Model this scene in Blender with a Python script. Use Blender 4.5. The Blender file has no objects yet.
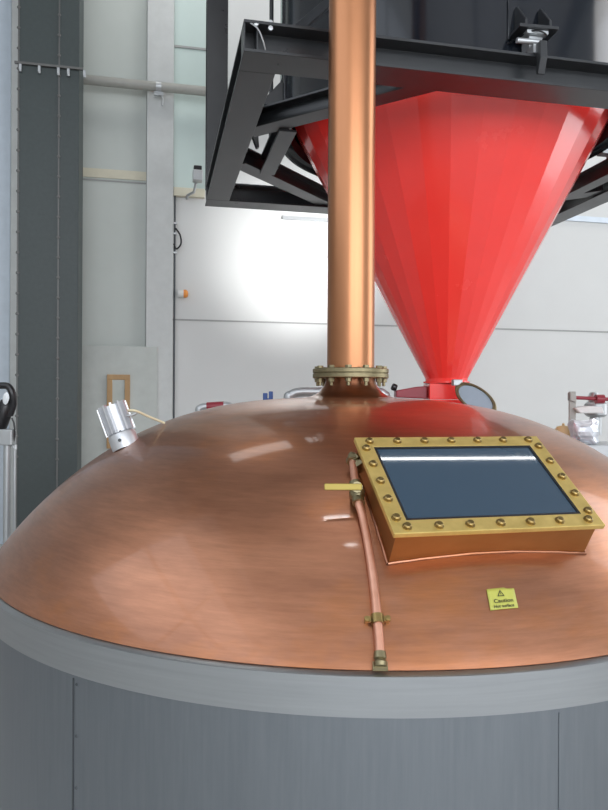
import bpy, bmesh, math, random
from mathutils import Vector, Matrix, Quaternion
random.seed(7)
PI = math.pi
sc = bpy.context.scene
COL = sc.collection

# ------------------------------------------------------------------ camera
F, PX, PY = 690.0, 304.0, 400.0          # focal length in pixels, column of the axis, row of the horizon
TH = math.radians(12.03)                 # the building is turned this much to the camera
CT, ST = math.cos(TH), math.sin(TH)
RIGHT = Vector((CT, -ST, 0)); FWD = Vector((ST, CT, 0)); EYE = Vector((0, 0, 1.6))

def ray(px, py):
    return FWD + RIGHT*((px-PX)/F) + Vector((0, 0, -(py-PY)/F))
def at_depth(px, py, d):
    return EYE + ray(px, py)*d
def at_y(px, py, y):
    r = ray(px, py); return EYE + r*(y/r.y)
def at_z(px, py, z):
    r = ray(px, py); return EYE + r*((z-1.6)/r.z)

cd = bpy.data.cameras.new('camera'); cam = bpy.data.objects.new('camera', cd); COL.objects.link(cam)
cam.location = EYE
cam.rotation_euler = (PI/2, math.radians(-0.3), -TH)
cd.sensor_fit = 'VERTICAL'; cd.sensor_height = 24.0; cd.lens = 24.0*F/810
cd.shift_y = -(405-PY)/810
cd.clip_start = 0.05
sc.camera = cam

# ------------------------------------------------------------------ materials
def mat(name, col, rough=0.5, metal=0.0, var=None, vscale=8.0, vstretch=(1, 1, 1), rvar=0.0, bump=0.0, bscale=60.0, coat=0.0, spec=None):
    m = bpy.data.materials.new(name); m.use_nodes = True
    nt = m.node_tree; b = nt.nodes['Principled BSDF']
    b.inputs['Base Color'].default_value = (*col, 1)
    b.inputs['Roughness'].default_value = rough
    b.inputs['Metallic'].default_value = metal
    if coat: b.inputs['Coat Weight'].default_value = coat; b.inputs['Coat Roughness'].default_value = 0.08
    if spec is not None: b.inputs['Specular IOR Level'].default_value = spec
    tc = nt.nodes.new('ShaderNodeTexCoord'); mp = nt.nodes.new('ShaderNodeMapping')
    mp.inputs['Scale'].default_value = vstretch
    nt.links.new(tc.outputs['Object'], mp.inputs['Vector'])
    nz = nt.nodes.new('ShaderNodeTexNoise'); nz.inputs['Scale'].default_value = vscale
    nz.inputs['Detail'].default_value = 6; nz.inputs['Roughness'].default_value = 0.6
    nt.links.new(mp.outputs['Vector'], nz.inputs['Vector'])
    if var is None: var = tuple(c*0.9 for c in col)
    cr = nt.nodes.new('ShaderNodeValToRGB')
    cr.color_ramp.elements[0].position = 0.3; cr.color_ramp.elements[0].color = (*var, 1)
    cr.color_ramp.elements[1].position = 0.7; cr.color_ramp.elements[1].color = (*col, 1)
    nt.links.new(nz.outputs['Fac'], cr.inputs['Fac'])
    nt.links.new(cr.outputs['Color'], b.inputs['Base Color'])
    if rvar:
        mr = nt.nodes.new('ShaderNodeMapRange')
        mr.inputs['To Min'].default_value = max(0.02, rough-rvar); mr.inputs['To Max'].default_value = rough+rvar
        nt.links.new(nz.outputs['Fac'], mr.inputs['Value']); nt.links.new(mr.outputs['Result'], b.inputs['Roughness'])
    if bump:
        n2 = nt.nodes.new('ShaderNodeTexNoise'); n2.inputs['Scale'].default_value = bscale; n2.inputs['Detail'].default_value = 4
        nt.links.new(mp.outputs['Vector'], n2.inputs['Vector'])
        bp = nt.nodes.new('ShaderNodeBump'); bp.inputs['Strength'].default_value = bump; bp.inputs['Distance'].default_value = 0.01
        nt.links.new(n2.outputs['Fac'], bp.inputs['Height']); nt.links.new(bp.outputs['Normal'], b.inputs['Normal'])
    return m

def dome_copper():
    """worn copper: tan-brown tarnish in long horizontal wisps with orange patches"""
    m = bpy.data.materials.new('worn_copper'); m.use_nodes = True
    nt = m.node_tree; N = nt.nodes; L = nt.links; b = N['Principled BSDF']
    b.inputs['Metallic'].default_value = 1.0
    tc = N.new('ShaderNodeTexCoord')
    def noise(scale, stretch, detail=6, rough=.6):
        mp = N.new('ShaderNodeMapping'); mp.inputs['Scale'].default_value = stretch
        L.new(tc.outputs['Object'], mp.inputs['Vector'])
        n = N.new('ShaderNodeTexNoise'); n.inputs['Scale'].default_value = scale
        n.inputs['Detail'].default_value = detail; n.inputs['Roughness'].default_value = rough
        L.new(mp.outputs['Vector'], n.inputs['Vector']); return n
    def ramp(src, p0, c0, p1, c1):
        r = N.new('ShaderNodeValToRGB'); e = r.color_ramp.elements
        e[0].position = p0; e[0].color = (*c0, 1); e[1].position = p1; e[1].color = (*c1, 1)
        L.new(src.outputs['Fac'], r.inputs['Fac']); return r
    def mix(fac, a, c, blend='MIX'):
        x = N.new('ShaderNodeMix'); x.data_type = 'RGBA'; x.blend_type = blend
        if isinstance(fac, float): x.inputs['Factor'].default_value = fac
        else: L.new(fac.outputs['Color'], x.inputs['Factor'])
        L.new(a, x.inputs['A']); L.new(c, x.inputs['B']); return x
    wisps = ramp(noise(2.6, (1, 1, 5)), .35, (.40, .175, .098), .68, (.53, .24, .135))
    orange = N.new('ShaderNodeRGB'); orange.outputs[0].default_value = (.57, .215, .072, 1)
    om = ramp(noise(1.7, (1, 1, 2.2), 5, .65), .50, (0, 0, 0), .70, (.85, .85, .85))
    c1 = mix(om, wisps.outputs['Color'], orange.outputs[0])
    grain = ramp(noise(9, (1, 1, 14), 8, .7), .3, (.78, .78, .78), .7, (1, 1, 1))
    c2 = mix(1.0, c1.outputs['Result'], grain.outputs['Color'], 'MULTIPLY')
    L.new(c2.outputs['Result'], b.inputs['Base Color'])
    rn = noise(4, (1, 1, 4)); mr = N.new('ShaderNodeMapRange')
    mr.inputs['To Min'].default_value = .30; mr.inputs['To Max'].default_value = .46
    b.inputs['Coat Weight'].default_value = .45; b.inputs['Coat Roughness'].default_value = .07
    L.new(rn.outputs['Fac'], mr.inputs['Value']); L.new(mr.outputs['Result'], b.inputs['Roughness'])
    return m

M = {}
M['copper'] = dome_copper()
M['copper_pipe'] = mat('smooth_copper', (.46, .21, .105), .34, 1, (.42, .19, .093), 1.5, (1, 1, 1), .05)
M['copper_tube'] = mat('pink_copper', (.74, .40, .29), .45, .85, (.64, .32, .22), 20)
M['box_copper'] = mat('brassy_copper', (.46, .22, .075), .40, .85, (.38, .17, .055), 6, (1, 1, 2), .06)
M['brass'] = mat('brass', (.78, .58, .20), .42, .75, (.66, .48, .15), 30, rvar=.08)
M['bolt_brass'] = mat('dull_brass', (.34, .25, .10), .38, 1, (.26, .18, .07), 60)
M['bronze'] = mat('tarnished_bronze', (.30, .26, .155), .45, 1, (.21, .18, .105), 40)
M['lever'] = mat('yellow_brass_lever', (.34, .26, .06), .45, .5)
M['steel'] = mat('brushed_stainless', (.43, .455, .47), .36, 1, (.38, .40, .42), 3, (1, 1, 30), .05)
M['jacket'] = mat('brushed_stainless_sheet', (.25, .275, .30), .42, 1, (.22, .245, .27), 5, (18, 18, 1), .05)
M['seam'] = mat('dark_joint', (.10, .11, .12), .5, .6)
M['red'] = mat('red_gloss_paint', (.93, .045, .036), .26, 0, (.89, .040, .032), 3, rvar=.04, coat=.5)
M['dark_red'] = mat('dark_red_paint', (.27, .02, .035), .35)
M['black_paint'] = mat('black_gloss_paint', (.030, .033, .036), .3, 0, (.021, .023, .026), 5, rvar=.08)
M['tank_black'] = mat('black_tank_enamel', (.009, .012, .018), .12, 0, (.007, .009, .013), 3, rvar=.03, spec=.5)
M['wall'] = mat('white_wall_paint', (.60, .61, .60), .6, 0, (.575, .585, .575), 1.2, bump=.03, bscale=30)
M['wall_green'] = mat('greenish_white_panel', (.52, .56, .53), .45, 0, (.49, .53, .50), 2)
M['pilaster'] = mat('pale_grey_paint', (.56, .58, .57), .5)
M['groove'] = mat('panel_joint', (.33, .34, .33), .7)
M['blue_panel'] = mat('pale_blue_panel', (.60, .68, .76), .35)
M['teal_glass'] = mat('frosted_pane', (.56, .66, .63), .25, 0, (.52, .62, .59), 1.0)
M['cream'] = mat('cream_sill', (.66, .63, .50), .6)
M['floor'] = mat('grey_floor', (.60, .59, .57), .5, 0, (.54, .53, .51), 2)
M['ceiling'] = mat('grey_ceiling', (.24, .25, .27), .7)
M['front'] = mat('warm_far_wall', (.62, .59, .56), .7)
M['column'] = mat('dark_slate_paint', (.050, .064, .064), .5, 0, (.042, .055, .055), 25, bump=.05)
M['zinc'] = mat('zinc_bolt', (.15, .15, .145), .5, .5)
M['grey_pipe'] = mat('grey_pipe_paint', (.36, .36, .33), .45)
M['galv'] = mat('grey_galvanised', (.50, .52, .53), .4, .7)
M['door'] = mat('grey_green_door', (.50, .53, .50), .5)
M['wood'] = mat('tan_wood', (.48, .30, .13), .5, 0, (.36, .21, .09), 10, (1, 1, .1))
M['glass_light'] = mat('pale_glass', (.50, .54, .50), .1)
M['alu'] = mat('cast_aluminium', (.66, .67, .69), .38, .8, (.58, .59, .61), 15)
M['cable_cream'] = mat('cream_cable', (.70, .62, .42), .5)
M['rubber'] = mat('black_rubber', (.012, .012, .014), .35)
M['foil'] = mat('silver_foil', (.72, .75, .80), .28, .55, bump=.15, bscale=12)
M['yellow'] = mat('pale_yellow_plastic', (.72, .58, .30), .5)
M['blue'] = mat('blue_plastic', (.02, .07, .26), .4)
M['orange'] = mat('orange_plastic', (.80, .30, .06), .5)
M['white_plastic'] = mat('white_plastic', (.72, .72, .70), .45)
M['sticker'] = mat('yellow_green_sticker', (.50, .50, .10), .5)
M['ink'] = mat('black_ink', (.02, .02, .01), .6)
M['lid_glass'] = mat('blue_grey_glass', (.36, .43, .50), .15, 0)
M['cavity'] = mat('dark_cavity', (.02, .02, .025), .5)
def dark_glass():
    m = bpy.data.materials.new('smoked_glass'); m.use_nodes = True
    b = m.node_tree.nodes['Principled BSDF']
    b.inputs['Base Color'].default_value = (.030, .058, .090, 1)
    b.inputs['Roughness'].default_value = .03; b.inputs['IOR'].default_value = 1.75
    b.inputs['Coat Weight'].default_value = .5; b.inputs['Coat Roughness'].default_value = .02
    return m
M['pane'] = dark_glass()

# ------------------------------------------------------------------ object helpers
def tag(o, label=None, cat=None, group=None, kind=None):
    if label: o['label'] = label
    if cat: o['category'] = cat
    if group: o['group'] = group
    if kind: o['kind'] = kind
    return o
def thing(name, label, cat, loc, group=None):
    o = bpy.data.objects.new(name, None); COL.objects.link(o); o.location = loc
    o.empty_display_size = .1
    return tag(o, label, cat, group)
def base_of(p):
    v = Vector((0, 0, 0))
    while p: v = v + p.location; p = p.parent
    return v
def obj(name, bm, m, parent=None, smooth=True, bevel=0.0, recalc=True):
    """links a bmesh built in world coordinates as one mesh"""
    off = base_of(parent) if parent else Vector((0, 0, 0))
    if recalc: bmesh.ops.recalc_face_normals(bm, faces=bm.faces[:])
    if parent is None:
        lo = Vector((min(v.co.x for v in bm.verts)+max(v.co.x for v in bm.verts), min(v.co.y for v in bm.verts)+max(v.co.y for v in bm.verts), 2*min(v.co.z for v in bm.verts)))/2
        off = lo
    for v in bm.verts: v.co -= off
    me = bpy.data.meshes.new(name); bm.to_mesh(me); bm.free()
    me.materials.append(m)
    o = bpy.data.objects.new(name, me); COL.objects.link(o)
    if parent: o.parent = parent
    else: o.location = off
    if smooth:
        for p in me.polygons: p.use_smooth = True
        try: me.set_sharp_from_angle(angle=math.radians(35))
        except Exception: pass
    if bevel:
        md = o.modifiers.new('bevel', 'BEVEL'); md.width = bevel; md.segments = 2; md.limit_method = 'ANGLE'
    return o
def instance(src_mesh_obj, name, parent, world_mat, label=None):
    c = src_mesh_obj.copy(); c.name = name; COL.objects.link(c)
    c.parent = parent
    m = world_mat.copy(); m.translation -= base_of(parent)
    c.matrix_local = m
    return c
def nb(): return bmesh.new()
def add_box(bm, x0, x1, y0, y1, z0, z1, mtx=None):
    vs = [bm.verts.new(v) for v in [(x0,y0,z0),(x1,y0,z0),(x1,y1,z0),(x0,y1,z0),(x0,y0,z1),(x1,y0,z1),(x1,y1,z1),(x0,y1,z1)]]
    for f in [(0,3,2,1),(4,5,6,7),(0,1,5,4),(1,2,6,5),(2,3,7,6),(3,0,4,7)]: bm.faces.new([vs[i] for i in f])
    if mtx is not None:
        for v in vs: v.co = mtx @ v.co
    return bm
def box(*a, mtx=None): return add_box(nb(), *a, mtx=mtx)
def add_lathe(bm, prof, c=(0, 0, 0), n=64, mtx=None, a0=0, a1=2*PI):
    """prof: list of (r, z); r = 0 closes to a pole"""
    rings = []; full = abs(a1-a0-2*PI) < 1e-6
    cnt = n if full else n+1
    allv = []
    for r, z in prof:
        if r < 1e-6:
            v = bm.verts.new((c[0], c[1], c[2]+z)); rings.append([v]); allv.append(v)
        else:
            rg = [bm.verts.new((c[0]+r*math.cos(a0+(a1-a0)*i/n), c[1]+r*math.sin(a0+(a1-a0)*i/n), c[2]+z)) for i in range(cnt)]
            rings.append(rg); allv += rg
    for A, B in zip(rings, rings[1:]):
        m_ = n if full else n
        for i in range(m_):
            j = (i+1) % cnt
            if len(A) == 1 and len(B) == 1: continue
            if len(A) == 1: bm.faces.new((A[0], B[i], B[j]))
            elif len(B) == 1: bm.faces.new((A[i], A[j], B[0]))
            else: bm.faces.new((A[i], A[j], B[j], B[i]))
    if mtx is not None:
        for v in allv: v.co = mtx @ v.co
    return bm
def lathe(*a, **k): return add_lathe(nb(), *a, **k)
def smooth_path(pts, n=6):
    P = [Vector(p) for p in pts]
    if len(P) < 3: return P
    out = []
    Q = [P[0]*2-P[1]]+P+[P[-1]*2-P[-2]]
    for i in range(1, len(Q)-2):
        for k in range(n):
            t = k/n
            a, b, c, d = Q[i-1], Q[i], Q[i+1], Q[i+2]
            out.append(.5*((2*b)+(c-a)*t+(2*a-5*b+4*c-d)*t*t+(3*b-a-3*c+d)*t**3))
    out.append(P[-1]); return out
def add_tube(bm, pts, r, n=12, caps=True):
    P = [Vector(p) for p in pts]; rings = []
    up = Vector((0, 0, 1)); prev = None
    for i, p in enumerate(P):
        t = (P[min(i+1, len(P)-1)]-P[max(i-1, 0)]).normalized()
        if prev is None:
            a = t.cross(up)
            if a.length < .05: a = t.cross(Vector((1, 0, 0)))
            a.normalize()
        else:
            a = prev-t*prev.dot(t); a.normalize()
        b = t.cross(a); prev = a
        rr = r[i] if isinstance(r, (list, tuple)) else r
        rings.append([bm.verts.new(p+a*rr*math.cos(2*PI*k/n)+b*rr*math.sin(2*PI*k/n)) for k in range(n)])
    for A, B in zip(rings, rings[1:]):
        for k in range(n): bm.faces.new((A[k], A[(k+1) % n], B[(k+1) % n], B[k]))
    if caps: bm.faces.new(rings[0][::-1]); bm.faces.new(rings[-1])
    return bm
def tube(*a, **k): return add_tube(nb(), *a, **k)
def add_prism(bm, pts, d):
    """extrudes a planar polygon by vector d"""
    A = [bm.verts.new(p) for p in pts]; B = [bm.verts.new(Vector(p)+Vector(d)) for p in pts]
    bm.faces.new(A[::-1]); bm.faces.new(B)
    n = len(A)
    for i in range(n): bm.faces.new((A[i], A[(i+1) % n], B[(i+1) % n], B[i]))
    return bm
def frame_mtx(o, x, y, z):
    m = Matrix((x, y, z)).transposed().to_4x4(); m.translation = o; return m
def align_z(o, z):
    z = Vector(z).normalized(); q = Vector((0, 0, 1)).rotation_difference(z)
    m = q.to_matrix().to_4x4(); m.translation = Vector(o); return m
def ibeam(p0, p1, w, h, z0, tf=.014, tw=.012):
    """an I section running from p0 to p1 (x, y), bottom at z0"""
    a = Vector((*p0, z0)); b = Vector((*p1, z0)); t = (b-a).normalized(); s = Vector((t.y, -t.x, 0))
    sec = [(-w/2,0),(w/2,0),(w/2,tf),(tw/2,tf),(tw/2,h-tf),(w/2,h-tf),(w/2,h),(-w/2,h),(-w/2,h-tf),(-tw/2,h-tf),(-tw/2,tf),(-w/2,tf)]
    return add_prism(nb(), [a+s*u+Vector((0,0,v)) for u, v in sec], b-a)
def hexbolt(r=.011, h=.008):
    return lathe([(0, -.001), (r*1.25, -.001), (r*1.25, .002), (r, .0025), (r, h*.7), (r*.75, h), (0, h*1.08)], n=10)

def structure(name, bm, m, **k):
    o = obj(name, bm, m, **k); o['kind'] = 'structure'; return o

# ------------------------------------------------------------------ the hall
YW, XL, XR, YF, ZC = 8.14, -3.4, 9.0, -7.0, 7.6
structure('floor', box(XL-.2, XR+.2, YF-.2, YW+.2, -.2, 0), M['floor'], smooth=False)
structure('ceiling', box(XL-.2, XR+.2, YF-.2, YW+.2, ZC, ZC+.2), M['ceiling'], smooth=False)
structure('wall_back', box(XL-.2, XR+.2, YW, YW+.2, 0, ZC), M['wall'], smooth=False)
bm = nb(); LY0, LY1, LZ0, LZ1 = -4.5, 3.5, 3.4, 6.8
add_box(bm, XL-.2, XL, YF, LY0, 0, ZC); add_box(bm, XL-.2, XL, LY1, YW, 0, ZC)
add_box(bm, XL-.2, XL, LY0, LY1, 0, LZ0); add_box(bm, XL-.2, XL, LY0, LY1, LZ1, ZC)
structure('wall_left', bm, M['wall'], smooth=False)
bm = nb()
for y in (LY0, -1.9, .8, LY1-.06): add_box(bm, XL-.14, XL-.08, y, y+.06, LZ0, LZ1)
for z in (LZ0, (LZ0+LZ1)/2, LZ1-.06): add_box(bm, XL-.14, XL-.08, LY0, LY1, z, z+.06)
structure('window_6', bm, M['column'], smooth=False)  # added out of view, an opening for fill on the floor and hopper
bm = nb(); RY0, RY1, RZ0, RZ1 = 1.2, 5.2, 1.0, 7.2
add_box(bm, XR, XR+.2, YF, RY0, 0, ZC); add_box(bm, XR, XR+.2, RY1, YW, 0, ZC)
add_box(bm, XR, XR+.2, RY0, RY1, 0, RZ0); add_box(bm, XR, XR+.2, RY0, RY1, RZ1, ZC)
structure('wall_right', bm, M['wall'], smooth=False)
bm = nb()
WX = [(-3.0, 0.6), (1.1, 4.7), (5.2, 8.8)]
WZ0, WZ1 = 2.3, 6.4
add_box(bm, XL, XR, YF-.2, YF, 0, WZ0); add_box(bm, XL, XR, YF-.2, YF, WZ1, ZC)
xs = [XL]+[v for w in WX for v in w]+[XR]
for i in range(0, len(xs), 2): add_box(bm, xs[i], xs[i+1], YF-.2, YF, WZ0, WZ1)
structure('wall_front', bm, M['front'], smooth=False)
for i, (a, b) in enumerate(WX):
    bm = nb()
    for x in (a, (a+b)/2-.03, b-.06): add_box(bm, x, x+.06, YF-.14, YF-.08, WZ0, WZ1)
    for z in (WZ0, (WZ0+WZ1)/2-.03, WZ1-.06): add_box(bm, a, b, YF-.14, YF-.08, z, z+.06)
    structure('window_%d' % (i+1), bm, M['column'], smooth=False)

bm = nb()
for y in (RY0, (RY0+RY1)/2-.03, RY1-.06): add_box(bm, XR+.08, XR+.14, y, y+.06, RZ0, RZ1)
for z in (RZ0, RZ1-.06): add_box(bm, XR+.08, XR+.14, RY0, RY1, z, z+.06)
structure('window_5', bm, M['column'], smooth=False)  # added out of view for the pale streak on the cone

# panelling of the back wall, seen left to right
def wx(px): return at_y(px, 400, YW).x            # where a column of the photo meets the back wall
def wz(px, py, y=YW): return at_y(px, py, y).z
e = .006
structure('trim_1', box(wx(-40), wx(10.5), YW-.05, YW-.002, 0, ZC), M['blue_panel'], smooth=False, bevel=.01)
structure('trim_2', box(wx(11), wx(20), YW-.09, YW-.002, 0, ZC), M['pilaster'], smooth=False, bevel=.01)
structure('trim_3', box(wx(76), wx(145), YW-.03, YW-.002, 0, ZC), M['wall_green'], smooth=False)
x0, x1 = wx(145.5), wx(172)
structure('trim_4', box(x0, x1, YW-.12, YW-.002, 0, ZC), M['pilaster'], smooth=False, bevel=.006)
zj = wz(250, 322)
structure('trim_5', box(x1, XR, YW-.005, YW-.001, zj-.009, zj+.009), M['groove'], smooth=False)
zj = wz(110, 183)
structure('trim_6', box(wx(82), x0-.004, YW-.036, YW-.0305, zj-.008, zj+.008), M['groove'], smooth=False)
zj = wz(110, 176)
structure('trim_7', box(wx(82), x0-.004, YW-.042, YW-.0305, zj-.05, zj+.05), M['cream'], smooth=False)
# high window between pilaster and hopper post
zb = wz(188, 190); o = structure('window_4', box(x1+.004, x1+.62, YW-.03, YW-.002, zb, ZC), M['teal_glass'], smooth=False)
z2 = wz(188, 50); fr = nb()
add_box(fr, x1+.004, x1+.62, YW-.045, YW-.0305, z2-.012, z2+.012)
obj('mullion', fr, M['groove'], None, smooth=False)['kind'] = 'structure'
structure('trim_8', box(x1+.004, x1+.36, YW-.07, YW-.002, zb-.10, zb-.002), M['cream'], smooth=False, bevel=.005)
zr = wz(300, 219)
structure('trim_9', box(wx(281), wx(345), YW-.03, YW-.002, zr-.02, zr+.02), M['galv'], smooth=False)
zr = wz(592, 218.5)
structure('trim_10', box(wx(555), XR, YW-.03, YW-.002, zr-.035, zr+.035), M['blue_panel'], smooth=False)

# door with a wood-framed vision panel
dx0, dx1 = at_y(79, 400, YW-.1).x, at_y(157, 400, YW-.1).x
dz = at_y(120, 347, YW-.18).z
d = thing('door', 'grey green door with a narrow wood framed glass slot, behind the kettle', 'door', ((dx0+dx1)/2, YW-.15, 0))
d.name = 'door_1'; d['kind'] = 'structure'
obj('door_leaf', box(dx0, dx1, YW-.18, YW-.125, 0, dz), M['door'], d, smooth=False, bevel=.004)
Yd = YW-.18
p0 = at_y(107, 375.5, Yd); p1 = at_y(130, 375.5, Yd)
zt, zl = p0.z, 1.05
bm = nb(); t = .058
add_box(bm, p0.x, p1.x, Yd-.03, Yd-.001, zt-t, zt); add_box(bm, p0.x, p1.x, Yd-.03, Yd-.001, zl, zl+t)
add_box(bm, p0.x, p0.x+t, Yd-.03, Yd-.001, zl+t, zt-t); add_box(bm, p1.x-t, p1.x, Yd-.03, Yd-.001, zl+t, zt-t)
wf = obj('vision_frame', bm, M['wood'], d, smooth=False, bevel=.003)
obj('vision_pane', box(p0.x+t, p1.x-t, Yd-.012, Yd-.002, zl+t, zt-t), M['glass_light'], wf, smooth=False)

# ------------------------------------------------------------------ dark steel column with bolted seams
Yc = 7.2
a0 = at_y(16.5, 400, Yc).x; a1 = at_y(77.5, 400, Yc).x
c = thing('steel_column', 'tall dark slate steel column with two bolted seams, left of the white panels', 'column', ((a0+a1)/2, Yc+.2, 0))
obj('shaft', box(a0, a1, Yc, Yc+.4, 0, ZC-.001), M['column'], c, smooth=False, bevel=.006)
xs = at_y(57.5, 400, Yc).x
obj('seam_strip', box(xs-.007, xs+.007, Yc-.008, Yc-.0005, 0.02, ZC-.02), M['zinc'], c, smooth=False)
obj('edge_strip', box(a0-.003, a0+.011, Yc-.008, Yc-.0005, 0.02, ZC-.02), M['zinc'], c, smooth=False)
bproto = None
zz = 1.0
while zz < 6.2:
    for bx in (xs, a0+.004):
        mm = align_z((bx, Yc-.008, zz+(0 if bx == xs else .03)), (0, -1, 0))
        if bproto is None:
            b_ = hexbolt(.014, .012); bproto = obj('bolt', b_, M['zinc'], c); bproto.matrix_local = Matrix.Translation(-c.location) @ mm
            for v in bproto.data.vertices: v.co += c.location
        else: instance(bproto, 'bolt', c, mm)
    zz += .20
# strap with cable clips
zs0, zs1 = at_y(18, 66, Yc).z, at_y(84, 71, Yc).z; zs = (zs0+zs1)/2
rail = thing('cable_rail', 'thin horizontal rail with hanging clips strapped across the dark column', 'rail', ((a0+a1)/2, Yc-.03, zs))
obj('rod', box(a0-.03, a1+.04, Yc-.036, Yc-.009, zs-.012, zs+.012), M['zinc'], rail, smooth=False, bevel=.003)
for k, px in enumerate((19, 38, 57, 67, 83)):
    X = at_y(px, 68, Yc).x
    bm = box(X-.012, X+.012, Yc-.034, Yc-.012, zs-.065, zs-.0125); add_lathe(bm, [(0,0),(.014,0),(.014,.02),(0,.02)], (X, Yc-.023, zs-.085), 10)
    obj('clip', bm, M['galv'], rail)

# grey pipe along the wall
Yp = YW-.22
P0 = at_y(79, 79, Yp); zpp = at_y(140, 86, Yp).z
wp = thing('wall_pipe', 'grey horizontal pipe running from the dark column across the white panels', 'pipe', (.0, Yp, zpp))
xe = at_y(206, 90, Yp).x
obj('pipe_run', tube([(P0.x-.1, Yp, zpp), (xe+.6, Yp, zpp)], .052, 16), M['grey_pipe'], wp)
X = at_y(157, 90, Yp).x
bm = lathe([(.054,-.03),(.062,-.03),(.062,.03),(.054,.03)], n=20, mtx=align_z((X, Yp, zpp), (1, 0, 0)))
add_box(bm, X-.03, X+.03, Yp+.05, YW-.121, zpp-.03, zpp+.03)
add_box(bm, X-.05, X+.05, Yp-.02, Yp+.02, zpp-.10, zpp-.06)
br = obj('bracket', bm, M['galv'], wp)
obj('hook', tube(smooth_path([(X+.02, Yp-.0, zpp-.10), (X+.045, Yp-.02, zpp-.13), (X+.04, Yp-.03, zpp-.22)]), .01, 8), M['galv'], br)

# conduit down the pilaster edge, with the small fittings on it
Xc = x1+.02; Yk = YW-.045
ztop = wz(172, 197)
cn = thing('conduit', 'thin dark conduit running down beside the pale pilaster', 'conduit', (Xc, Yk, 0))
obj('conduit_run', tube([(Xc, Yk, 0), (Xc, Yk, ztop)], .011, 10), M['seam'], cn)
z_ = wz(176, 244)
cl = obj('cable_loop', tube(smooth_path([(Xc+.01, Yk-.015, z_+.16), (Xc+.06, Yk-.03, z_+.08), (Xc+.07, Yk-.03, z_-.02), (Xc+.02, Yk-.03, z_-.08), (Xc-.01, Yk-.02, z_-.02)]), .010, 8), M['rubber'], cn)
for dz_ in (.22, .10, -.12):
    obj('cable_clip', box(Xc-.02, Xc+.025, Yk-.02, Yk+.02, z_+dz_-.01, z_+dz_+.01), M['galv'], cn, smooth=False)
z_ = wz(180, 295)
bx = thing('wall_beacon', 'small orange capped white fitting on the wall beside the dark conduit', 'beacon', (Xc+.05, YW-.04, z_))
obj('beacon_body', lathe([(0,0),(.045,0),(.045,.06),(0,.06)], n=20, mtx=align_z((Xc+.012+.03, YW-.06, z_), (1, 0, 0))), M['white_plastic'], bx)
obj('beacon_cap', lathe([(.047,0),(.047,.03),(.03,.05),(0,.055)], n=20, mtx=align_z((Xc+.102, YW-.06, z_), (1, 0, 0))), M['orange'], bx)
# small camera-like box below the post
z_ = wz(197, 186)
X = at_y(196, 186, YW-.3).x
lm = thing('wall_lamp', 'small grey box lamp on a bent arm from the wall beside the hopper post', 'lamp', (X, YW-.3, z_))
obj('lamp_box', box(X-.05, X+.06, YW-.36, YW-.24, z_-.05, z_+.07), M['galv'], lm, smooth=False, bevel=.01)
obj('lamp_shade', box(X-.04, X+.05, YW-.35, YW-.25, z_+.071, z_+.12), M['rubber'], lm, smooth=False, bevel=.01)
obj('lamp_arm', tube([(X-.01, YW-.25, z_-.051), (X-.03, YW-.2, z_-.14), (X-.1, YW-.12, z_-.16), (X-.1, YW-.001, z_-.16)], .016, 8), M['galv'], lm)

# ------------------------------------------------------------------ the kettle
R, HB, HD, PW, QW = 1.3386, .5715, .5828, 2.891, 1.0675
ZR = 1.6-HB
KC = EYE + RIGHT*.1883 + FWD*2.8; KX, KY = KC.x, KC.y
def dome_r(r):
    return ZR + HD*max(0., 1-min(1., r/R)**PW)**(1/QW)
def dome_z(x, y): return dome_r(math.hypot(x-KX, y-KY))
def dome_n(p):
    h = .002
    gx = (dome_z(p.x+h, p.y)-dome_z(p.x-h, p.y))/(2*h); gy = (dome_z(p.x, p.y+h)-dome_z(p.x, p.y-h))/(2*h)
    return Vector((-gx, -gy, 1)).normalized()
def on_dome(px, py, off=0.0):
    """where a line of sight first meets the dome, lifted off it by off"""
    r = ray(px, py); t = .9; best = None; bd = 9
    while t < 4.2:
        p = EYE+r*t; g = p.z-dome_z(p.x, p.y)
        inside = math.hypot(p.x-KX, p.y-KY) < R
        if inside and g < bd: bd, best = g, p.copy()
        if inside and g <= 0: break
        t += .002
    p = best; p.z = dome_z(p.x, p.y)
    return p + dome_n(p)*off
kt = thing('brew_kettle', 'large round brewing kettle with a copper dome lid and stainless jacket', 'kettle', (KX, KY, 0))
NZ = 1.688                                # underside of the flue flange
prof = []
for i in range(70):
    r = R*(1-(1-.15)*(i/69)**1.3) if i else R
    prof.append((r, dome_r(r)))
prof.pop()
rb = .20; zb0 = dome_r(rb)
for i in range(0, 11):                    # the flared neck
    t = i/10
    a = math.pi/2*t
    prof.append((.100+(rb-.100)*(1-math.sin(a)), zb0+(NZ-zb0)*(1-math.cos(a))**1.0*1.0))
obj('copper_dome', lathe([(R-.001, ZR-.002)]+prof, (KX, KY, 0), 192), M['copper'], kt)
RO = R+.020
obj('rim_ledge', lathe([(R-.03, ZR-.02), (R-.03, ZR-.003), (RO-.008, ZR-.003), (RO, ZR-.007)], (KX, KY, 0), 192), M['steel'], kt)
obj('rim_band', lathe([(RO, ZR-.007), (RO+.002, ZR-.092), (RO-.010, ZR-.096)], (KX, KY, 0), 192), M['steel'], kt)
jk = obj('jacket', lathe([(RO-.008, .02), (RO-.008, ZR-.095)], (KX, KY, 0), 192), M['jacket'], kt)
obj('base_ring', lathe([(RO-.06, 0), (RO-.0, 0), (RO-.0, .05), (RO-.008, .055)], (KX, KY, 0), 128), M['seam'], kt)
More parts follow.
